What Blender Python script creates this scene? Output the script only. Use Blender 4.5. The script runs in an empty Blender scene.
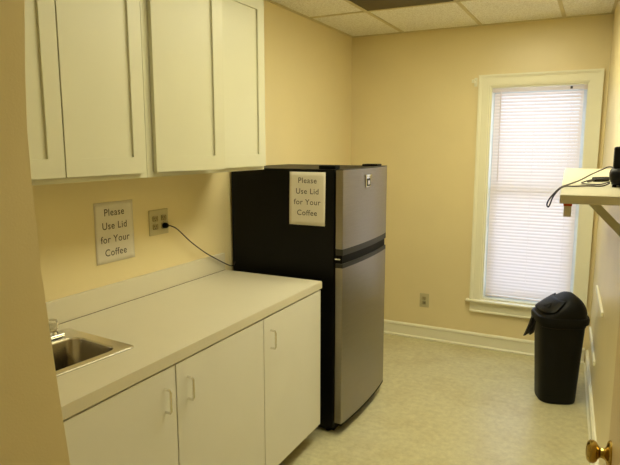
import bpy, bmesh, math, random
from mathutils import Vector, Matrix
random.seed(4)
SC = bpy.context.scene
COL = SC.collection

# ------------------------------------------------------------------ materials
def nt(name):
    m = bpy.data.materials.new(name); m.use_nodes = True
    n = m.node_tree; b = n.nodes['Principled BSDF']
    return m, n, b

def s2l(c):
    return tuple(((v/255)/12.92 if v/255 <= .04045 else ((v/255+.055)/1.055)**2.4) for v in c) + (1,)

def mat(name, rgb, rough=.5, metal=0., var=.06, scale=18., bump=0., bscale=150., stretch=(1, 1, 1), spec=.5, rough_var=0.):
    m, n, b = nt(name)
    c = s2l(rgb)
    tc = n.nodes.new('ShaderNodeTexCoord'); mp = n.nodes.new('ShaderNodeMapping')
    mp.inputs['Scale'].default_value = stretch
    n.links.new(tc.outputs['Object'], mp.inputs['Vector'])
    no = n.nodes.new('ShaderNodeTexNoise'); no.inputs['Scale'].default_value = scale; no.inputs['Detail'].default_value = 5
    n.links.new(mp.outputs['Vector'], no.inputs['Vector'])
    cr = n.nodes.new('ShaderNodeValToRGB')
    cr.color_ramp.elements[0].position = .3; cr.color_ramp.elements[1].position = .7
    cr.color_ramp.elements[0].color = tuple(v*(1-var) for v in c[:3]) + (1,)
    cr.color_ramp.elements[1].color = tuple(min(1, v*(1+var)) for v in c[:3]) + (1,)
    n.links.new(no.outputs['Fac'], cr.inputs['Fac'])
    n.links.new(cr.outputs['Color'], b.inputs['Base Color'])
    b.inputs['Roughness'].default_value = rough; b.inputs['Metallic'].default_value = metal
    b.inputs['Specular IOR Level'].default_value = spec
    if bump:
        n2 = n.nodes.new('ShaderNodeTexNoise'); n2.inputs['Scale'].default_value = bscale; n2.inputs['Detail'].default_value = 3
        n.links.new(mp.outputs['Vector'], n2.inputs['Vector'])
        bp = n.nodes.new('ShaderNodeBump'); bp.inputs['Strength'].default_value = bump; bp.inputs['Distance'].default_value = .002
        n.links.new(n2.outputs['Fac'], bp.inputs['Height']); n.links.new(bp.outputs['Normal'], b.inputs['Normal'])
    return m

M = {}
M['wall'] = mat('yellow_wall_paint', (232, 216, 169), .34, var=.02, scale=3, bump=.15, bscale=220)
M['cab'] = mat('cream_cabinet_paint', (210, 208, 184), .38, var=.012, scale=4)
M['lam'] = mat('almond_laminate', (217, 210, 188), .42, var=.012, scale=6)
M['cdoor'] = mat('off_white_cabinet_laminate', (228, 226, 216), .42, var=.015, scale=5)
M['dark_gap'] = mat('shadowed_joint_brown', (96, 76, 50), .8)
M['trim'] = mat('cream_trim_paint', (240, 236, 212), .4, var=.015, scale=6)
M['blackpl'] = mat('black_textured_plastic', (5, 5, 5), .5, var=.1, bump=.25, bscale=400, spec=.22)
M['blackfr'] = mat('black_fridge_steel', (7, 7, 7), .45, var=.08, bump=.08, bscale=500, spec=.18)
M['greytrim'] = mat('charcoal_handle_plastic', (44, 43, 40), .5, var=.05, spec=.3)
M['slot'] = mat('black_recess_plastic', (6, 6, 6), .6, spec=.12)
M['steel'] = mat('brushed_stainless', (150, 144, 134), .34, 1., var=.05, scale=9, bump=.12, bscale=60, stretch=(1, 1, 40))
M['sink'] = mat('sink_steel_shaded_bowl', (158, 152, 142), .22, 1., var=.04, scale=30, bump=.05, bscale=120, stretch=(1, 12, 1))  # base colour darkened to give the bowl its dim reflections
M['chrome'] = mat('bright_chrome', (225, 225, 222), .12, 1., var=.01)
M['wire'] = mat('bright_nickel_wire', (240, 238, 230), .22, .85, var=.01)
M['sink_lit'] = mat('sink_steel_lit_rim', (214, 210, 200), .25, 1., var=.02)  # same sink steel, lightened to paint the brighter light on the rim
M['brass'] = mat('polished_brass', (186, 158, 84), .18, 1., var=.05)
M['paper'] = mat('white_printer_paper', (226, 219, 203), .7, var=.02, scale=9)
M['ink'] = mat('dark_printed_ink', (74, 66, 56), .7)
M['plate'] = mat('ivory_outlet_plastic', (196, 186, 146), .4, var=.02)
M['recep'] = mat('tan_receptacle_plastic', (170, 158, 118), .4, var=.02)
M['cord'] = mat('brown_black_cord', (52, 40, 32), .5)
M['blackcord'] = mat('dark_violet_black_cable', (44, 36, 50), .5)
M['bag'] = mat('black_bin_liner_film', (14, 13, 14), .28, var=.1, bump=.5, bscale=60)
M['dim'] = mat('dark_brown_ceiling_panel', (84, 72, 42), .6, var=.05, scale=20)
M['tbar'] = mat('cream_ceiling_grid_metal', (212, 200, 156), .45)
M['red'] = mat('orange_red_label', (196, 70, 30), .5)
M['shelf'] = mat('cream_shelf_paint', (216, 212, 190), .45, var=.015, scale=5)
M['doorp'] = mat('tan_painted_door', (216, 192, 142), .4, var=.03, scale=3)
M['sashp'] = mat('white_sash_paint', (226, 228, 226), .4)

def floor_mat():
    m, n, b = nt('speckled_cream_vinyl')
    tc = n.nodes.new('ShaderNodeTexCoord')
    def noise(s, d=4, rough=.6):
        o = n.nodes.new('ShaderNodeTexNoise'); o.inputs['Scale'].default_value = s; o.inputs['Detail'].default_value = d
        o.inputs['Roughness'].default_value = rough
        n.links.new(tc.outputs['Object'], o.inputs['Vector']); return o
    def ramp(src, p0, c0, p1, c1):
        r = n.nodes.new('ShaderNodeValToRGB'); r.color_ramp.elements[0].position = p0; r.color_ramp.elements[1].position = p1
        r.color_ramp.elements[0].color = c0; r.color_ramp.elements[1].color = c1
        n.links.new(src, r.inputs['Fac']); return r
    base = ramp(noise(26, 6, .7).outputs['Fac'], .35, s2l((192, 184, 146)), .65, s2l((212, 205, 166)))
    stain = ramp(noise(3.2, 3).outputs['Fac'], .30, s2l((216, 200, 160)), .52, (1, 1, 1, 1))
    scuff = ramp(noise(9, 8, .8).outputs['Fac'], .27, s2l((176, 160, 122)), .36, (1, 1, 1, 1))
    mx = n.nodes.new('ShaderNodeMixRGB'); mx.blend_type = 'MULTIPLY'; mx.inputs[0].default_value = .35
    n.links.new(base.outputs[0], mx.inputs[1]); n.links.new(stain.outputs[0], mx.inputs[2])
    my = n.nodes.new('ShaderNodeMixRGB'); my.blend_type = 'MULTIPLY'; my.inputs[0].default_value = .6
    n.links.new(mx.outputs[0], my.inputs[1]); n.links.new(scuff.outputs[0], my.inputs[2])
    n.links.new(my.outputs[0], b.inputs['Base Color'])
    b.inputs['Roughness'].default_value = .32
    return m
M['floor'] = floor_mat()

def ceil_mat():
    m, n, b = nt('fissured_ceiling_tile')
    tc = n.nodes.new('ShaderNodeTexCoord')
    o = n.nodes.new('ShaderNodeTexNoise'); o.inputs['Scale'].default_value = 130; o.inputs['Detail'].default_value = 4
    n.links.new(tc.outputs['Object'], o.inputs['Vector'])
    r = n.nodes.new('ShaderNodeValToRGB'); r.color_ramp.elements[0].position = .38; r.color_ramp.elements[1].position = .55
    r.color_ramp.elements[0].color = s2l((226, 220, 200)); r.color_ramp.elements[1].color = s2l((250, 247, 234))
    n.links.new(o.outputs['Fac'], r.inputs['Fac']); n.links.new(r.outputs[0], b.inputs['Base Color'])
    b.inputs['Roughness'].default_value = .9
    bp = n.nodes.new('ShaderNodeBump'); bp.inputs['Strength'].default_value = .4; bp.inputs['Distance'].default_value = .003
    n.links.new(o.outputs['Fac'], bp.inputs['Height']); n.links.new(bp.outputs['Normal'], b.inputs['Normal'])
    return m
M['ceil'] = ceil_mat()

def slat_mat():
    m, n, b = nt('translucent_white_slat')
    b.inputs['Base Color'].default_value = s2l((240, 232, 224)); b.inputs['Roughness'].default_value = .45
    t = n.nodes.new('ShaderNodeBsdfTranslucent'); t.inputs['Color'].default_value = s2l((254, 244, 240))
    mx = n.nodes.new('ShaderNodeMixShader'); mx.inputs[0].default_value = .42
    n.links.new(b.outputs[0], mx.inputs[1]); n.links.new(t.outputs[0], mx.inputs[2])
    n.links.new(mx.outputs[0], n.nodes['Material Output'].inputs['Surface'])
    return m
M['slat'] = slat_mat()

def glass_mat():
    m, n, b = nt('window_glass')
    t = n.nodes.new('ShaderNodeBsdfTransparent'); t.inputs['Color'].default_value = (.93, .96, 1, 1)
    g = n.nodes.new('ShaderNodeBsdfGlossy'); g.inputs['Roughness'].default_value = .05
    mx = n.nodes.new('ShaderNodeMixShader'); mx.inputs[0].default_value = .06
    n.links.new(t.outputs[0], mx.inputs[1]); n.links.new(g.outputs[0], mx.inputs[2])
    n.links.new(mx.outputs[0], n.nodes['Material Output'].inputs['Surface'])
    return m
M['glass'] = glass_mat()

def acrylic_mat():
    m, n, b = nt('clear_acrylic')
    b.inputs['Base Color'].default_value = (.9, .86, .74, 1); b.inputs['Roughness'].default_value = .1
    b.inputs['Transmission Weight'].default_value = .8
    return m
M['acrylic'] = acrylic_mat()

def lamp_mat(name, k):
    m, n, b = nt(name)
    b.inputs['Emission Color'].default_value = (1, .95, .65, 1); b.inputs['Emission Strength'].default_value = k
    return m
M['lamp'] = lamp_mat('lit_lamp_diffuser', 15.5)
M['fill_low'] = lamp_mat('dim_fill_panel', 6.8)  # glow of the added fill panel, lifts the shade under the cabinets

# ------------------------------------------------------------------ mesh helpers
def box(bm, lo, hi, bev=0., seg=2, X=None):
    vs = [bm.verts.new((x, y, z)) for x in (lo[0], hi[0]) for y in (lo[1], hi[1]) for z in (lo[2], hi[2])]
    q = [(0, 1, 3, 2), (4, 6, 7, 5), (0, 4, 5, 1), (2, 3, 7, 6), (0, 2, 6, 4), (1, 5, 7, 3)]
    fs = [bm.faces.new([vs[i] for i in f]) for f in q]
    if X is not None: bmesh.ops.transform(bm, matrix=X, verts=vs)
    if bev:
        es = {e for f in fs for e in f.edges}
        bmesh.ops.bevel(bm, geom=list(es), offset=bev, segments=seg, affect='EDGES', profile=.5)

def lathe(bm, prof, X=Matrix(), n=32):
    rings = []
    for r, z in prof:
        rings.append([bm.verts.new(X @ Vector((r*math.cos(2*math.pi*i/n), r*math.sin(2*math.pi*i/n), z))) for i in range(n)])
    for a, b in zip(rings, rings[1:]):
        for i in range(n): bm.faces.new((a[i], a[(i+1) % n], b[(i+1) % n], b[i]))
    bm.faces.new(rings[0][::-1]); bm.faces.new(rings[-1])

def smooth_path(P, k=8):
    P = [Vector(p) for p in P]; out = []
    for i in range(len(P)-1):
        p0, p1, p2, p3 = P[max(i-1, 0)], P[i], P[i+1], P[min(i+2, len(P)-1)]
        for j in range(k):
            t = j/k
            out.append(.5*((2*p1)+(p2-p0)*t+(2*p0-5*p1+4*p2-p3)*t*t+(3*p1-p0-3*p2+p3)*t**3))
    return out+[P[-1]]

def tube(bm, P, r, n=10, smooth=True, k=8):
    P = smooth_path(P, k) if smooth else [Vector(p) for p in P]
    rings = []; up = Vector((.13, .21, 1)).normalized(); prev = None
    for i, p in enumerate(P):
        d = (P[min(i+1, len(P)-1)]-P[max(i-1, 0)]).normalized()
        a = prev if prev is not None else d.cross(up)
        a = (a-d*a.dot(d))
        if a.length < 1e-4: a = d.cross(Vector((1, 0, 0)))
        a.normalize(); prev = a; b = d.cross(a)
        rings.append([bm.verts.new(p+(a*math.cos(2*math.pi*j/n)+b*math.sin(2*math.pi*j/n))*r) for j in range(n)])
    for a, b in zip(rings, rings[1:]):
        for j in range(n): bm.faces.new((a[j], a[(j+1) % n], b[(j+1) % n], b[j]))
    bm.faces.new(rings[0][::-1]); bm.faces.new(rings[-1])

def prism(bm, pts, z0, z1, bev=0.):
    """closed xy outline extruded in z"""
    lo = [bm.verts.new((x, y, z0)) for x, y in pts]; hi = [bm.verts.new((x, y, z1)) for x, y in pts]
    n = len(pts); fs = [bm.faces.new(lo[::-1]), bm.faces.new(hi)]
    for i in range(n): bm.faces.new((lo[i], lo[(i+1) % n], hi[(i+1) % n], hi[i]))
    if bev:
        es = {e for f in fs for e in f.edges}
        bmesh.ops.bevel(bm, geom=list(es), offset=bev, segments=2, affect='EDGES')

def loft(bm, rings, cap=True):
    R = [[bm.verts.new(p) for p in r] for r in rings]; n = len(R[0])
    for a, b in zip(R, R[1:]):
        for i in range(n): bm.faces.new((a[i], a[(i+1) % n], b[(i+1) % n], b[i]))
    if cap: bm.faces.new(R[0][::-1]); bm.faces.new(R[-1])

def hole_slab(bm, us, vs, w0, w1, f):
    """3x3 grid slab with the middle cell open; f maps (u,v,w) to a point"""
    def layer(w): return [[bm.verts.new(f(u, v, w)) for v in vs] for u in us]
    A, B = layer(w0), layer(w1)
    for i in range(3):
        for j in range(3):
            if i == 1 and j == 1: continue
            bm.faces.new((A[i][j], A[i][j+1], A[i+1][j+1], A[i+1][j])); bm.faces.new((B[i][j], B[i+1][j], B[i+1][j+1], B[i][j+1]))
    def side(p, q): bm.faces.new((A[p[0]][p[1]], A[q[0]][q[1]], B[q[0]][q[1]], B[p[0]][p[1]]))
    for k in range(3):
        side((k, 0), (k+1, 0)); side((k, 3), (k+1, 3)); side((0, k), (0, k+1)); side((3, k), (3, k+1))
    side((1, 1), (2, 1)); side((1, 2), (2, 2)); side((1, 1), (1, 2)); side((2, 1), (2, 2))

def obj(name, bm, m, parent=None, smooth=None, origin=None):
    if isinstance(m, str): m = M[m]
    bmesh.ops.recalc_face_normals(bm, faces=bm.faces[:])
    if origin is not None: bmesh.ops.translate(bm, verts=bm.verts[:], vec=-Vector(origin))
    me = bpy.data.meshes.new(name); bm.to_mesh(me); bm.free()
    me.materials.append(m)
    o = bpy.data.objects.new(name, me); COL.objects.link(o)
    if origin is not None: o.location = origin
    if smooth is not None:
        for p in me.polygons: p.use_smooth = True
        me.set_sharp_from_angle(angle=math.radians(smooth))
    if parent is not None:
        o.parent = parent
        if origin is None: o.matrix_parent_inverse = world_of(parent).inverted()
        else: o.matrix_parent_inverse = world_of(parent).inverted()
    return o

def world_of(o):
    m = Matrix.Translation(o.location) @ o.rotation_euler.to_matrix().to_4x4()
    if o.parent is not None: m = world_of(o.parent) @ o.matrix_parent_inverse @ m
    return m

def thing(name, label, cat, loc=(0, 0, 0), group=None):
    o = bpy.data.objects.new(name, None); COL.objects.link(o); o.location = loc; o.empty_display_size = .05
    return tag(o, label, cat, group)

def tag(o, label, cat, group=None, kind=None):
    o['label'] = label; o['category'] = cat
    if group: o['group'] = group
    if kind: o['kind'] = kind
    return o

def struct(name, bm, m, parent=None, smooth=None):
    o = obj(name, bm, m, parent, smooth)
    if parent is None: o['kind'] = 'structure'
    return o
B = bmesh.new

def skew(x, y, a=math.radians(-5)):
    dx, dy = x-.49, y-1.46
    return .49+dx*math.cos(a)-dy*math.sin(a), 1.46+dx*math.sin(a)+dy*math.cos(a)

# ------------------------------------------------------------------ dimensions
YB = 4.588; H = 2.527
ALPHA = math.atan(.046)
# frame of the right wall: u runs from the back corner towards the viewer, v points into the room
RW = Matrix(((math.sin(ALPHA), -math.cos(ALPHA), 0, 1.9415), (-math.cos(ALPHA), -math.sin(ALPHA), 0, YB), (0, 0, 1, 0), (0, 0, 0, 1)))
WX0, WX1, WZ0, WZ1 = 1.146, 1.824, .402, 2.070   # window opening

# ------------------------------------------------------------------ setting
bm = B(); box(bm, (-.14, -1.45, -.1), (2.5, YB+.14, 0)); struct('floor', bm, 'floor')
bm = B(); box(bm, (-.14, -1.45, H), (2.5, YB+.14, H+.08)); struct('ceiling', bm, 'ceil')
bm = B(); box(bm, (-.14, -1.45, 0), (0, YB+.14, H)); struct('wall_left', bm, 'wall')
bm = B(); hole_slab(bm, (0, WX0, WX1, 1.9415), (0, WZ0, WZ1, H), YB, YB+.14, lambda u, v, w: (u, w, v)); struct('wall_back', bm, 'wall')
bm = B(); box(bm, (0, -.14, 0), (6.0, 0, H), X=RW); struct('wall_right', bm, 'wall')
bm = B(); box(bm, (0, -1.45, 0), (2.3, -1.31, H)); struct('wall_rear', bm, 'wall')
# partition beside the doorway; its plastered end face leans and bows a little
bm = B()
PZ = [(0, 1.055), (.97, .993), (1.11, .975), (1.25, .960), (1.38, .947), (1.55, .938), (1.66, .936), (1.77, .943), (1.89, .955), (H, .985)]
loft(bm, [[(0, -1.3, z), (x, -1.3, z), (x, .75, z), (0, .75, z)] for z, x in PZ]); struct('wall_near', bm, 'wall', None, 60)

def baseboard(name, fn, length, h=.122):
    bm = B()
    prof = [(0, 0), (.022, 0), (.024, .012), (.014, .022), (.014, h-.026), (.020, h-.020), (.018, h-.008), (.008, h), (0, h)]
    ring = lambda u: [fn(u, d, z) for d, z in prof]
    loft(bm, [ring(0), ring(length)]); return struct(name, bm, 'trim')
baseboard('baseboard_back', lambda u, d, z: Vector((u, YB-d, z)), 1.92)
baseboard('baseboard_left', lambda u, d, z: Vector((d, 3.5+u, z)), YB-3.5-.025)
baseboard('baseboard_right', lambda u, d, z: RW @ Vector((.03+u, d, z)), 5.7)

# ceiling grid (inverted T bars lying against the tiles)
bm = B()
for x in (.445, 1.055, 1.632): box(bm, (x-.012, -1.3, H-.006), (x+.012, YB, H+.002))
for y in (1.33, 2.55, 3.77): box(bm, (0, y-.012, H-.006), (2.0, y+.012, H+.002))
box(bm, (0, -1.3, H-.007), (.018, YB, H+.001)); box(bm, (0, YB-.018, H-.007), (1.93, YB, H+.001))
box(bm, (0, 0, H-.007), (5.8, .018, H+.001), X=RW)
struct('trim_1', bm, 'tbar')
bm = B(); box(bm, (.459, 2.564, H-.004), (1.041, 3.756, H+.003), .002)
o = obj('ceiling_panel', bm, 'dim'); tag(o, 'dark brown unlit panel set among the cream ceiling tiles', 'ceiling panel')
# lit troffer above the open floor, and an added unseen fill light beside it
for y0, y1, mk, lab in ((2.58, 3.62, 'lamp', 'lit rectangular ceiling light fixture above the floor in front of the fridge'), (1.42, 2.48, 'fill_low', 'added dim fill light panel in the ceiling in front of the sink, brightening the wall under the cabinets')):
    t = thing('ceiling_light', lab, 'ceiling light', (1.344, (y0+y1)/2, H-.02), 'ceiling light fixtures')
    bm = B(); hole_slab(bm, (1.07, 1.10, 1.588, 1.618), (y0-.03, y0, y1, y1+.03), H-.022, H-.001, lambda u, v, w: (u, v, w)); obj('frame', bm, 'tbar', t)
    bm = B(); box(bm, (1.10, y0, H-.020), (1.588, y1, H-.006)); obj('diffuser', bm, mk, t)

# ------------------------------------------------------------------ window
def frame_ring(bm, x0, x1, z0, z1, w, y0, y1, bot=True):
    box(bm, (x0, y0, z0), (x0+w, y1, z1)); box(bm, (x1-w, y0, z0), (x1, y1, z1)); box(bm, (x0+w, y0, z1-w), (x1-w, y1, z1))
    if bot: box(bm, (x0+w, y0, z0), (x1-w, y1, z0+w))
win = B(); frame_ring(win, WX0, WX1, WZ0, WZ1, .012, YB, YB+.14); win = struct('window_1', win, 'trim')
bm = B()   # casing: flat board, outer backband and inner bead, mitred
def casing(off0, off1, d):
    x0, x1, z1 = WX0, WX1, WZ1
    o = [(x0-off1, WZ0), (x0-off1, z1+off1), (x1+off1, z1+off1), (x1+off1, WZ0)]
    i = [(x0-off0, WZ0), (x0-off0, z1+off0), (x1+off0, z1+off0), (x1+off0, WZ0)]
    for k in range(3):
        q = [o[k], o[k+1], i[k+1], i[k]]
        A = [bm.verts.new((x, YB, z)) for x, z in q]; C = [bm.verts.new((x, YB-d, z)) for x, z in q]
        bm.faces.new(A); bm.faces.new(C[::-1])
        for j in range(4): bm.faces.new((A[j], A[(j+1) % 4], C[(j+1) % 4], C[j]))
casing(.0, .012, .014); casing(.012, .064, .019); casing(.064, .072, .027); casing(.072, .086, .036)
obj('window_casing', bm, 'trim', win)
bm = B(); box(bm, (1.032, YB-.052, .385), (1.925, YB, .404), .006); box(bm, (WX0+.001, YB-.01, .386), (WX1-.001, YB+.06, .404)); obj('window_sill', bm, 'trim', win, 30)
bm = B(); box(bm, (1.062, YB-.018, .305), (1.90, YB, .385), .003); box(bm, (1.062, YB-.026, .298), (1.90, YB, .313), .005); obj('window_apron', bm, 'trim', win, 30)
def sash(z0, z1, y):
    bm = B(); frame_ring(bm, WX0+.013, WX1-.013, z0, z1, .045, y, y+.03); s = obj('sash', bm, 'sashp', win)
    bm = B(); box(bm, (WX0+.055, y+.012, z0+.042), (WX1-.055, y+.017, z1-.042)); obj('pane', bm, 'glass', s)
sash(1.26, WZ1-.013, YB+.10); sash(WZ0+.013, 1.30, YB+.068)

# mini blind hung in the opening
t = thing('window_blind', 'closed white mini blind with thin horizontal slats hanging in the window', 'window blind', (1.478, YB+.03, 2.03))
bm = B(); box(bm, (WX0+.016, YB+.012, 2.026), (WX1-.016, YB+.044, 2.054), .003); obj('head_rail', bm, 'slat', t)
bx0, bx1 = WX0+.028, WX1-.034
bm = B(); box(bm, (bx0, YB+.020, .432), (bx1, YB+.042, .446), .004); obj('bottom_rail', bm, 'slat', t)
bm = B(); ns = 63; dz = (2.018-.452)/ns
for k in range(ns):
    zc = .452+(k+.5)*dz; a = math.radians(68)
    R = []
    for x in (bx0, bx1):
        pts = []
        for j in range(6):
            s = (j/5-.5)*.0262; h = .0016*(1-(2*s/.0262)**2)
            yy = YB+.030+s*math.cos(a)-h*math.sin(a); zz = zc+s*math.sin(a)+h*math.cos(a)
            pts.append((yy, zz))
        top = [(x, y, z) for y, z in pts]; bot = [(x, y+.0004, z-.0002) for y, z in pts[::-1]]
        R.append(top+bot)
    loft(bm, R)
obj('slats', bm, 'slat', t, 40)
for x in (1.225, 1.47, 1.715):
    bm = B(); tube(bm, [(x, YB+.012, 2.026), (x, YB+.0145, 1.2), (x, YB+.013, .44)], .0009, 6, False); obj('lift_cord', bm, 'slat', t)
bm = B(); tube(bm, [(1.222, YB+.006, 2.029), (1.222, YB+.004, 1.98), (1.226, YB+.002, 1.36)], .0035, 8, False); obj('tilt_wand', bm, 'slat', t)
bm = B(); box(bm, (1.70, YB+.004, 2.032), (1.716, YB+.012, 2.050), .002); obj('cord_lock', bm, 'greytrim', t)
bm = B(); box(bm, (WX1-.034, YB+.004, 2.024), (WX1-.013, YB+.048, 2.057), .002); obj('mounting_bracket', bm, 'slat', t)

# curtain rod bracket on the casing corner
t = thing('curtain_bracket', 'small white curtain rod bracket at the upper left corner of the window casing', 'bracket', (1.04, YB, 2.11))
bm = B(); box(bm, (1.022, YB-.006, 2.075), (1.046, YB, 2.140), .002); obj('base_plate', bm, 'trim', t)
bm = B(); box(bm, (1.020, YB-.055, 2.103), (1.032, YB-.006, 2.113), .002); box(bm, (1.012, YB-.058, 2.098), (1.034, YB-.047, 2.124), .003); obj('hook', bm, 'trim', t)

# ------------------------------------------------------------------ outlets
def recept(P, parent, c, fx):
    """receptacle pair face; fx maps (across, up, out) to a point"""
    for s in (1, -1):
        bm = B(); box(bm, (-.0165, -.014, 0), (.0165, .014, .003), .006, 3)
        bmesh.ops.transform(bm, matrix=Matrix.Translation((c, s*.0195, .006)), verts=bm.verts[:])
        for v in bm.verts: v.co = fx(v.co)
        r = obj('receptacle', bm, 'recep', parent, 40)
        bm = B()
        for dx in (-.006, .006): box(bm, (c+dx-.0012, s*.0195-.001, .0088), (c+dx+.0012, s*.0195+.007, .0096))
        box(bm, (c-.0022, s*.0195-.0095, .0088), (c+.0022, s*.0195-.0055, .0096))
        for v in bm.verts: v.co = fx(v.co)
        obj('slot', bm, 'slot', r)
def plate(w, h, fx, parent, cs):
    bm = B(); box(bm, (-w/2, -h/2, 0), (w/2, h/2, .006), .003, 3)
    for v in bm.verts: v.co = fx(v.co)
    obj('cover_plate', bm, 'plate', parent, 40)
    for c in cs:
        recept(None, parent, c, fx)
        bm = B(); lathe(bm, [(.0028, 0), (.0028, .0012), (.0015, .0018)], Matrix.Translation((c, 0, .0058)), 12)
        for v in bm.verts: v.co = fx(v.co)
        obj('screw', bm, 'chrome', parent, 40)
t = thing('electrical_outlet', 'double ivory outlet above the counter with a dark cord plugged in', 'outlet', (0, 2.146, 1.252))
plate(.135, .125, lambda c: Vector((c.z, 2.146+c.x, 1.252+c.y)), t, (-.030, .030))
t = thing('electrical_outlet', 'single ivory outlet low on the back wall between fridge and window', 'outlet', (.684, YB, .338))
plate(.078, .118, lambda c: Vector((.684+c.x, YB-c.z, .338+c.y)), t, (0,))

# fridge cord
t = thing('power_cord', 'dark brown power cord drooping from the wall outlet to behind the fridge', 'cord', (.012, 2.176, 1.235))
bm = B(); lathe(bm, [(.013, 0), (.014, .004), (.013, .018), (.008, .026)], Matrix.Translation((.0092, 2.176, 1.2325)) @ Matrix.Rotation(math.pi/2, 4, 'Y'), 16); obj('plug', bm, 'slot', t, 40)
bm = B(); tube(bm, [(.032, 2.178, 1.2325), (.040, 2.196, 1.228), (.038, 2.245, 1.204), (.036, 2.35, 1.124), (.036, 2.47, 1.046), (.036, 2.58, .988), (.037, 2.66, .948), (.037, 2.71, .928), (.036, 2.740, .930), (.035, 2.7515, .945)], .0032, 8); obj('cable', bm, 'cord', t, 60)

# ------------------------------------------------------------------ paper notices
def notice(name, label, w, h, fx, loc, lines, curl, size, lead):
    t = thing(name, label, 'sign', loc)
    bm = B(); n = 12; G = []
    def out(u, v):
        return .0012+curl*(abs(u/w)**3*1.2*(1-v/h)+.10*(.5+.5*math.sin(u*37+v*23)))
    for i in range(n+1):
        G.append([])
        for j in range(n+1):
            u = (i/n-.5)*w; v = (j/n-.5)*h
            G[-1].append(bm.verts.new(fx(Vector((u, v, out(u, v))))))
    for i in range(n):
        for j in range(n): bm.faces.new((G[i][j], G[i+1][j], G[i+1][j+1], G[i][j+1]))
    sheet = obj('paper_sheet', bm, 'paper', t, 60)
    mod = sheet.modifiers.new('thickness', 'SOLIDIFY'); mod.thickness = .0003
    for k, s in enumerate(lines):
        cu = bpy.data.curves.new('txt', 'FONT'); cu.body = s; cu.size = size; cu.align_x = 'CENTER'; cu.resolution_u = 4; cu.space_character = 1.08
        cu.offset = .0002
        to = bpy.data.objects.new('txt', cu); COL.objects.link(to)
        dg = bpy.context.evaluated_depsgraph_get(); me = bpy.data.meshes.new_from_object(to.evaluated_get(dg))
        bpy.data.objects.remove(to)
        bm = B(); bm.from_mesh(me); bmesh.ops.triangulate(bm, faces=bm.faces[:])
        bmesh.ops.subdivide_edges(bm, edges=[e for e in bm.edges if e.calc_length() > .01], cuts=2)
        y0 = h*.5-lead*(k+1)+size*.06
        for v in bm.verts:
            u, vv = v.co.x, v.co.y+y0-.004
            v.co = fx(Vector((u, vv, out(u, vv)+.0012)))
        me2 = bpy.data.meshes.new('lettering'); bm.to_mesh(me2); bm.free(); me2.materials.append(M['ink'])
        o = bpy.data.objects.new('lettering', me2); COL.objects.link(o); o.parent = t; o.matrix_parent_inverse = world_of(t).inverted()
    return t
LN = ['Please', 'Use Lid', 'for Your', 'Coffee']
notice('paper_notice', 'white paper notice about coffee lids taped to the yellow wall above the counter', .229, .272,
       lambda c: Vector((c.z, 1.861+c.x, 1.243+c.y)), (0, 1.861, 1.243), LN, .004, .045, .060)
FY0, FY1 = 2.763, 3.458
notice('paper_notice', 'white paper notice about coffee lids stuck on the black side of the fridge', .220, .292,
       lambda c: Vector((.512+c.x+.004*(c.y/.29), FY0-c.z-.0005, 1.338+c.y)), (.512, FY0, 1.338), LN, .004, .043, .059)

# ------------------------------------------------------------------ upper cabinets
def shaker(name, y0, y1, z0, z1, x, parent, rail=.062, ang=0.):
    """door slab with recessed panel; hinge at y0; opens by ang"""
    bm = B(); th = .020
    hole_slab(bm, (y0, y0+rail, y1-rail, y1), (z0, z0+rail, z1-rail, z1), x, x+th, lambda u, v, w: (w, u, v))
    box(bm, (x+.003, y0+rail-.001, z0+rail-.001), (x+th-.009, y1-rail+.001, z1-rail+.001))
    if ang:
        Rm = Matrix.Translation((x, y0, 0)) @ Matrix.Rotation(-ang, 4, 'Z') @ Matrix.Translation((-x, -y0, 0))
        bmesh.ops.transform(bm, matrix=Rm, verts=bm.verts[:])
    return obj(name, bm, 'cab', parent)
UZ0, UZ1 = 1.500, 2.42
def upper(y0, y1, doors, label):
    t = thing('wall_cabinet', label, 'cabinet', (0, (y0+y1)/2, UZ0))
    bm = B()
    box(bm, (.001, y0, UZ0), (.31, y0+.018, UZ1)); box(bm, (.001, y1-.018, UZ0), (.31, y1, UZ1))
    box(bm, (.001, y0+.018, UZ0+.016), (.31, y1-.018, UZ0+.030)); box(bm, (.001, y0+.018, UZ1-.018), (.31, y1-.018, UZ1))
    box(bm, (.001, y0+.018, UZ0+.03), (.01, y1-.018, UZ1-.018))
    obj('carcass', bm, 'cab', t)
    bm = B(); ff = .038
    fy = doors[0][0]+.012
    hole_slab(bm, (y0, max(fy, y0+ff), y1-ff, y1), (UZ0, UZ0+ff, UZ1-ff, UZ1), .31, .33, lambda u, v, w: (w, u, v))
    obj('face_frame', bm, 'cab', t)
    for a, b, an in doors: shaker('door', a, b, UZ0+.020, UZ1-.06, .3315, t, ang=an)
upper(.752, 1.7265, [(.932, 1.321, 0), (1.327, 1.700, 0)], 'cream shaker wall cabinet nearest the doorway, above the sink, both doors shut')
upper(1.7285, 2.612, [(1.764, 2.162, math.radians(7.5)), (2.170, 2.594, 0)], 'cream shaker wall cabinet nearest the fridge with its left door slightly ajar')

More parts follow.
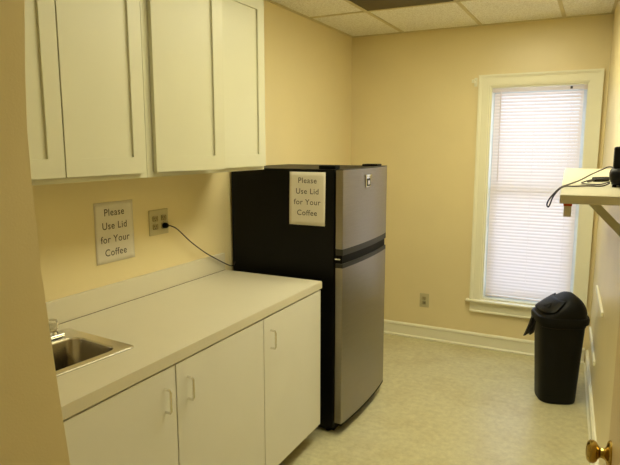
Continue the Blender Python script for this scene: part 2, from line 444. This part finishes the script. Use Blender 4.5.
# ------------------------------------------------------------------ base cabinets
def pull(y, z, parent, half=.042):
    bm = B()
    a = [(.6425, y, z-half), (.664, y, z-half), (.669, y, z-half+.008), (.669, y, z+half-.008), (.664, y, z+half), (.6425, y, z+half)]
    tube(bm, a, .0046, 8, False); obj('handle', bm, 'wire', parent, 50)
def base(y0, y1, doors, label):
    t = thing('base_cabinet', label, 'cabinet', (.3, (y0+y1)/2, 0))
    bm = B()
    for y in (y0, y1-.018): box(bm, (.001, y, .095), (.585, y+.018, .868)); box(bm, (.001, y, 0), (.56, y+.018, .095))
    box(bm, (.001, y0+.018, .095), (.585, y1-.018, .113)); box(bm, (.001, y0+.018, .113), (.008, y1-.018, .868))
    obj('carcass', bm, 'cdoor', t)
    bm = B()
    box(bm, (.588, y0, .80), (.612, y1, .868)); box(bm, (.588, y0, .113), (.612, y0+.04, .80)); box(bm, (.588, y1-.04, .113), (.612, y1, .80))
    obj('gap_shade_frame', bm, 'dark_gap', t)  # dark brown rail and stiles paint the shade seen in the door gaps
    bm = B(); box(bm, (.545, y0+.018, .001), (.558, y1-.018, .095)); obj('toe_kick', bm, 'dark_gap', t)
    for a, b, hy in doors:
        bm = B(); box(bm, (.6235, a, .100), (.6425, b, .8615), .0012, 1); d = obj('door', bm, 'cdoor', t)
        pull(hy, .752, d)
base(.755, 2.083, [(.912, 1.488, 1.430), (1.4935, 2.080, 1.553)], 'white two door base cabinet under the sink with handles side by side')
base(2.084, 2.665, [(2.0855, 2.664, 2.142)], 'white single door base cabinet beside the fridge with handle at its left edge')

# countertop with the sink cut-out
t = thing('countertop', 'long almond laminate countertop with backsplash running from doorway partition to fridge', 'countertop', (.33, 1.7, .864))
bm = B(); hole_slab(bm, (.001, .150, .462, .647), (.752, .940, 1.430, 2.672), .8695, .910, lambda u, v, w: (*(skew(u, v) if u in (.150, .462) and v in (.940, 1.430) else (u, v)), w))
es = [e for e in bm.edges if all(abs(v.co.x-.647) < 1e-5 for v in e.verts) and abs(e.verts[0].co.z-e.verts[1].co.z) < 1e-5]
bmesh.ops.bevel(bm, geom=es, offset=.003, segments=2, affect='EDGES'); obj('worktop', bm, 'lam', t)
bm = B(); box(bm, (.001, .752, .9105), (.021, 2.672, 1.010), .002); obj('backsplash', bm, 'lam', t)
bm = B(); box(bm, (.021, .755, .9103), (.0228, 2.67, .9118)); obj('sealant_line', bm, 'dark_gap', t)

# ------------------------------------------------------------------ sink
def rrect(x0, x1, y0, y1, r, z, k=6):
    pts = []
    for cx, cy, a0 in ((x1-r, y1-r, 0), (x0+r, y1-r, 90), (x0+r, y0+r, 180), (x1-r, y0+r, 270)):
        for i in range(k+1):
            a = math.radians(a0+90*i/k); pts.append((*skew(cx+r*math.cos(a), cy+r*math.sin(a)), z))
    return pts
t = thing('sink', 'small stainless steel drop-in sink set in the almond countertop', 'sink', (.3, 1.2, .911))
bm = B()
loft(bm, [rrect(.104, .490, .905, 1.460, .018, .9105), rrect(.104, .490, .905, 1.460, .018, .9140), rrect(.107, .487, .908, 1.457, .018, .9165),
          rrect(.124, .478, .917, 1.448, .020, .9150), rrect(.205, .452, .955, 1.418, .045, .9140), rrect(.209, .448, .960, 1.414, .043, .908),
          rrect(.214, .443, .965, 1.408, .045, .80), rrect(.224, .433, .975, 1.398, .05, .765), rrect(.25, .41, 1.00, 1.378, .05, .757), rrect(.26, .40, 1.01, 1.368, .05, .756)], cap=False)
bm.faces.new([v for v in bm.verts][-28:])
sk = obj('basin', bm, 'sink', t, 35)
sk.data.materials.append(M['sink_lit'])
for p in sk.data.polygons:
    if p.center.z > .9085 and len(p.vertices) == 4: p.material_index = 1
bm = B(); lathe(bm, [(.042, 0), (.042, .002), (.034, .003), (.030, .001), (.012, .001), (.01, .004), (.001, .004)], Matrix.Translation((.33, 1.2, .757)), 28); obj('drain', bm, 'chrome', t, 30)
t = thing('faucet', 'chrome faucet with clear acrylic knobs on the back ledge of the sink', 'faucet', (.145, 1.28, .917))
FM = Matrix.Translation((.143, 1.282, 0)) @ Matrix.Rotation(math.radians(-5), 4, 'Z')
bm = B(); box(bm, (-.026, -.140, .9172), (.026, .140, .931), .006, 3, X=FM); obj('base_plate', bm, 'chrome', t, 30)
bm = B(); lathe(bm, [(.018, 0), (.016, .02), (.013, .03)], FM @ Matrix.Translation((0, 0, .930)), 20)
tube(bm, [FM @ Vector(p) for p in ((0, 0, .95), (.005, 0, 1.00), (.04, 0, 1.035), (.10, 0, 1.03), (.13, 0, .995))], .0095, 12); obj('spout', bm, 'chrome', t, 50)
for y in (-.102, .102):
    bm = B(); lathe(bm, [(.021, 0), (.022, .004), (.018, .011), (.012, .014)], FM @ Matrix.Translation((0, y, .9305)), 20); hb = obj('knob_base', bm, 'chrome', t, 30)
    bm = B(); lathe(bm, [(.014, 0), (.021, .005), (.0225, .018), (.0225, .034), (.018, .040), (.004, .041)], FM @ Matrix.Translation((0, y, .9447)), 10); obj('knob', bm, 'acrylic', t)

# ------------------------------------------------------------------ refrigerator
t = thing('refrigerator', 'black refrigerator with stainless steel front and top freezer door, beside the counter', 'refrigerator', (.35, 3.1, 0))
FX = .674
bm = B(); box(bm, (.012, FY0, .035), (FX, FY1, 1.500), .004); obj('cabinet_body', bm, 'blackfr', t)
bm = B(); box(bm, (.30, FY0+.02, .012), (FX-.002, FY1-.02, .035)); obj('toe_grille', bm, 'slot', t)
bm = B(); box(bm, (FX, FY0+.012, .075), (FX+.010, FY1-.012, 1.010)); box(bm, (FX, FY0+.012, 1.035), (FX+.010, FY1-.012, 1.485)); obj('door_gasket', bm, 'slot', t)
def front(inset=0., depth=0.):
    pts = [(FX+.010, FY0+inset), (.722-depth, FY0+inset)]
    n = 20
    for i in range(n+1):
        s = i/n; y = FY0+.003+inset+s*(FY1-FY0-.006-2*inset)
        pts.append((.725-depth+.018*(1-(2*s-1)**2), y))
    pts += [(.722-depth, FY1-inset), (FX+.010, FY1-inset)]
    return pts
bm = B(); prism(bm, front(), 1.072, 1.497, .002); fz = obj('freezer_door', bm, 'steel', t, 25)
bm = B(); prism(bm, front(), .070, .968, .002); fd = obj('fridge_door', bm, 'steel', t, 25)
bm = B(); prism(bm, front(.0004, -.0004), 1.038, 1.072); obj('handle_trim', bm, 'greytrim', fz, 25)
bm = B(); prism(bm, front(.0004, -.0004), .968, .992); obj('handle_trim', bm, 'greytrim', fd, 25)
bm = B(); prism(bm, front(.006, .006), .992, 1.038); obj('handle_recess', bm, 'slot', fd, 25)
bm = B(); prism(bm, front(.0004, -.0004), .058, .070); obj('bottom_trim', bm, 'slot', fd, 25)
bm = B(); prism(bm, front(.0004, -.0004), 1.497, 1.501); obj('top_cap', bm, 'greytrim', fz, 25)
bm = B(); box(bm, (.575, FY0+.010, 1.500), (.675, FY0+.075, 1.520), .005); obj('hinge_cover', bm, 'slot', t, 30)
bm = B(); box(bm, (.60, FY1-.12, 1.5005), (.70, FY1-.03, 1.512), .005); obj('hinge_cover', bm, 'slot', t, 30)
bm = B(); box(bm, (FX+.006, FY0-.0035, 1.0135), (.712, FY0+.03, 1.0205), .001); obj('middle_hinge', bm, 'chrome', t)
for x, y in ((.63, FY0+.04), (.63, FY1-.04), (.10, FY0+.05), (.10, FY1-.05)):
    bm = B(); lathe(bm, [(.016, 0), (.018, .006), (.013, .010), (.010, .036)], Matrix.Translation((x, y, .0005)), 16); obj('levelling_foot', bm, 'slot', t, 30)
# badge
bx = .7423
bm = B(); box(bm, (bx, 3.040, 1.390), (bx+.005, 3.118, 1.448), .002); box(bm, (bx, 3.032, 1.448), (bx+.007, 3.126, 1.462), .002); bd = obj('badge', bm, 'chrome', fz, 30)
bm = B(); box(bm, (bx+.004, 3.051, 1.396), (bx+.0058, 3.107, 1.440), .001); obj('badge_inset', bm, 'greytrim', bd)
bm = B(); box(bm, (bx+.005, 3.066, 1.404), (bx+.0072, 3.092, 1.428), .001); obj('badge_mark', bm, 'chrome', bd)

# ------------------------------------------------------------------ wall shelf on the right (built in the wall's own frame)
t = thing('wall_shelf', 'long cream painted board shelf on brackets fixed to the right wall', 'shelf', RW @ Vector((2.0, 0, 1.5)))
bm = B(); box(bm, (1.05, .0015, 1.477), (2.985, .236, 1.500), .002, X=RW); obj('board', bm, 'shelf', t)
bm = B(); u = 2.62
box(bm, (u-.014, .0015, 1.300), (u+.014, .020, 1.4765), .001, X=RW)
Xb = RW @ Matrix.Translation((u, .020, 1.318)) @ Matrix.Rotation(math.atan2(.145, .14), 4, 'X')
box(bm, (-.013, -.004, -.010), (.013, .196, .014), .001, X=Xb)
obj('bracket', bm, 'shelf', t)
# price-tag like slip hanging from the shelf edge
t = thing('hanging_tag', 'small cream tag with an orange top hanging below the shelf edge', 'tag', (1.861, 1.632, 1.476))
bm = B(); box(bm, (1.852, 1.632, 1.440), (1.871, 1.635, 1.469), .001); obj('tag_card', bm, 'paper', t)
bm = B(); box(bm, (1.851, 1.6305, 1.468), (1.872, 1.6365, 1.4768), .001); obj('tag_clip', bm, 'red', t)

# router and its cables on the shelf
t = thing('network_router', 'black network router standing on the wall shelf', 'router', (1.995, 2.03, 1.501))
bm = B(); box(bm, (1.958, 1.93, 1.507), (2.030, 2.12, 1.557), .020, 4); obj('housing', bm, 'blackpl', t, 40)
bm = B(); box(bm, (1.966, 1.965, 1.555), (2.012, 2.06, 1.622), .006, 3); obj('upright_unit', bm, 'blackpl', t, 40)
for q in ((1.972, 1.95), (1.972, 2.10), (2.02, 1.95), (2.02, 2.10)):
    bm = B(); lathe(bm, [(.006, 0), (.006, .008)], Matrix.Translation((q[0], q[1], 1.5003)), 10); obj('rubber_foot', bm, 'slot', t)
t = thing('power_adapter', 'small black plug connector lying on the shelf beside the router', 'plug', (1.94, 2.2, 1.501))
bm = B(); box(bm, (-.009, -.035, -.008), (.009, .035, .008), .004, 3, X=Matrix.Translation((1.935, 2.24, 1.509)) @ Matrix.Rotation(math.radians(-40), 4, 'Z')); obj('connector_body', bm, 'blackpl', t, 40)
bm = B(); tube(bm, [(1.915, 2.215, 1.508), (1.905, 2.19, 1.504), (1.896, 2.17, 1.5035)], .0030, 8); obj('tip', bm, 'blackcord', t, 50)
bm = B(); tube(bm, [(1.953, 2.262, 1.510), (1.975, 2.28, 1.516), (1.99, 2.25, 1.53), (1.995, 2.20, 1.535), (1.997, 2.119, 1.535)], .0024, 8); obj('lead', bm, 'blackcord', t, 50)
bm = B(); tube(bm, [(1.976, 2.118, 1.545), (1.972, 2.16, 1.552), (1.955, 2.20, 1.553), (1.935, 2.20, 1.543), (1.905, 2.12, 1.530), (1.875, 2.0, 1.516), (1.850, 1.88, 1.510), (1.832, 1.80, 1.505), (1.818, 1.76, 1.490),
              (1.806, 1.75, 1.472), (1.802, 1.75, 1.458), (1.806, 1.75, 1.452), (1.810, 1.75, 1.460), (1.816, 1.76, 1.480), (1.828, 1.78, 1.499), (1.842, 1.82, 1.507),
              (1.865, 1.88, 1.5045), (1.90, 1.92, 1.504), (1.94, 1.94, 1.504), (1.960, 1.95, 1.513)], .0022, 8)
o = obj('router_cable', bm, 'blackcord', None, 60); tag(o, 'thin dark cable looping out of the router and drooping over the shelf edge', 'cable')
bm = B(); tube(bm, [(1.960, 2.09, 1.52), (1.95, 2.08, 1.520), (1.91, 2.10, 1.514), (1.885, 2.13, 1.5045), (1.88, 2.08, 1.5035), (1.90, 2.02, 1.5035), (1.935, 1.99, 1.506), (1.960, 1.98, 1.515)], .0020, 8)
o = obj('router_cable', bm, 'blackcord', None, 60); tag(o, 'short dark cable curled on top of the shelf next to the router', 'cable')

# ------------------------------------------------------------------ rails low on the right wall
bm = B(); box(bm, (.62, .0005, .722), (1.28, .014, .748), .002, X=RW); struct('trim_2', bm, 'trim')
bm = B(); box(bm, (.20, .0005, .325), (.93, .014, .352), .002, X=RW); struct('trim_3', bm, 'trim')

# ------------------------------------------------------------------ open door by the right wall
d = B(); box(d, (3.218, .064, .012), (4.02, .100, 2.04), .002, X=RW); d = struct('door_1', d, 'doorp')
def knobset(v0, sgn, name='door_knob'):
    bm = B()
    X = RW @ Matrix.Translation((3.290, v0, .972)) @ Matrix.Rotation(-sgn*math.pi/2, 4, 'X')
    lathe(bm, [(.030, 0), (.030, .003), (.026, .007), (.014, .010), (.011, .014), (.010, .020), (.014, .024), (.021, .028), (.0245, .034), (.0240, .041), (.019, .046), (.009, .0485), (.001, .049)], X, 32)
    obj(name, bm, 'brass', d, 40)
knobset(.1001, 1)
bm = B(); box(bm, (3.2165, .070, .935), (3.2182, .094, 1.01), X=RW); obj('latch_plate', bm, 'brass', d)
bm = B(); box(bm, (4.022, .0015, 0), (4.10, .112, 2.06), .002, X=RW); struct('trim_4', bm, 'trim')

# ------------------------------------------------------------------ waste bin
TC = Vector((1.764, 3.850, 0)); BS = 1.075; ROT = math.radians(20)
def binp(x, y, z):
    return Vector((TC.x+BS*(x*math.cos(ROT)-y*math.sin(ROT)), TC.y+BS*(x*math.sin(ROT)+y*math.cos(ROT)), z))
def sect(wx, wy, z, e=3.2, n=48, cx=0.):
    pts = []
    for i in range(n):
        a = 2*math.pi*i/n; c, s = math.cos(a), math.sin(a)
        pts.append(binp(cx+wx*math.copysign(abs(c)**(2/e), c), wy*math.copysign(abs(s)**(2/e), s), z))
    return pts
t = thing('waste_bin', 'tall black plastic swing-top waste bin standing beneath the window', 'waste bin', TC)
bm = B()
loft(bm, [sect(.094, .090, .001), sect(.104, .100, .004), sect(.107, .104, .016), sect(.118, .114, .25), sect(.131, .126, .505), sect(.135, .130, .508), sect(.136, .131, .545)])
obj('body', bm, 'blackpl', t, 40)
bm = B()
loft(bm, [sect(.134, .129, .530), sect(.149, .143, .530), sect(.151, .145, .556), sect(.147, .141, .570), sect(.136, .131, .575)])
obj('lid_rim', bm, 'blackpl', t, 30)
# hood: rises gently from the side that faces the room corner and drops steeply behind
def lid_ring(q):
    L = -.138+.165*q**1.15; Rr = .138*(1-q**2.6)+.055*q**2.6
    return (L+Rr)/2, max((Rr-L)/2, .003), .133*max(1-q**2.4, 0)**.5+.002
bm = B(); rr = []
for k in range(13):
    q = k/12; c, wx, wy = lid_ring(q)
    rr.append(sect(wx, wy, .573+.136*q, 3.0-.8*q, cx=c))
loft(bm, rr); obj('domed_lid', bm, 'blackpl', t, 45)
# swing flap set into the gentle slope, a raised curved panel
def slope(u, q, off):
    c, wx, wy = lid_ring(q)
    th = math.radians(180+u*62); e = 3.0-.8*q
    x = c+(wx+off)*math.copysign(abs(math.cos(th))**(2/e), math.cos(th)); y = (wy+off)*math.copysign(abs(math.sin(th))**(2/e), math.sin(th))
    return binp(x, y, .573+.136*q+off)
bm = B(); G = []
for i in range(17):
    u = i/8-1; q0 = .10+.10*u*u
    G.append([bm.verts.new(slope(u, q0+(.70-q0)*j/8, .004)) for j in range(9)])
for i in range(16):
    for j in range(8): bm.faces.new((G[i][j], G[i+1][j], G[i+1][j+1], G[i][j+1]))
fl = obj('swing_flap', bm, 'blackpl', t, 50); md = fl.modifiers.new('thickness', 'SOLIDIFY'); md.thickness = .010; md.offset = 0
bm = B(); tri = ((.10, .30), (.50, .34), (.30, .50))
loft(bm, [[slope(u, q, .0105) for u, q in tri], [slope(u, q, .002) for u, q in tri]]); obj('finger_notch', bm, 'slot', t)
# liner tail sticking out under the rim
bm = B(); G = []
base_p = Vector((1.632, 3.79, .545))
for i in range(9):
    s_ = i/8-.5
    G.append([])
    for j in range(8):
        q = j/7
        wd = .050+.030*q
        G[-1].append(bm.verts.new(base_p+Vector((-.012-.032*q+s_*wd*.8+.003*math.sin(i*1.4+q*3), -s_*wd*.45+.006*math.sin(i*1.9), -.125*q+(.035*s_-.006*math.sin(i*1.3))*q))))
for i in range(8):
    for j in range(7): bm.faces.new((G[i][j], G[i+1][j], G[i+1][j+1], G[i][j+1]))
o = obj('bin_liner', bm, 'bag', t, 60); md = o.modifiers.new('thickness', 'SOLIDIFY'); md.thickness = .0012

# ------------------------------------------------------------------ light
w = bpy.data.worlds.new('daylight'); SC.world = w; w.use_nodes = True
bg = w.node_tree.nodes['Background']; bg.inputs['Color'].default_value = (.60, .76, 1, 1); bg.inputs['Strength'].default_value = 4.3
def area(name, loc, rot, sx, sy, power, col):
    l = bpy.data.lights.new(name, 'AREA'); l.shape = 'RECTANGLE'; l.size = sx; l.size_y = sy; l.energy = power; l.color = col
    o = bpy.data.objects.new(name, l); COL.objects.link(o); o.location = loc; o.rotation_euler = rot; return o
area('rear_fill', (1.5, -.75, H-.03), (0, 0, 0), .5, .9, 1.0, (1, .93, .60))  # added unseen fill light behind the camera, brightens the foreground

# ------------------------------------------------------------------ camera
cam = bpy.data.cameras.new('camera'); co = bpy.data.objects.new('camera', cam); COL.objects.link(co)
f, yaw, pit, roll = 568.789, .4697, .1511, -.0004
F = Vector((-math.sin(yaw)*math.cos(pit), math.cos(yaw)*math.cos(pit), -math.sin(pit)))
R = F.cross(Vector((0, 0, 1))).normalized(); U = R.cross(F)
mw = Matrix((R, U, -F)).transposed().to_4x4(); mw.translation = Vector((1.931, 0, 1.6241)); co.matrix_world = mw
cam.sensor_fit = 'HORIZONTAL'; cam.sensor_width = 36; cam.lens = f/620*36; cam.clip_start = .02
SC.camera = co
vs = SC.view_settings; vs.view_transform = 'Standard'; vs.look = 'None'; vs.gamma = 1; vs.use_curve_mapping = False; vs.exposure = 0.06
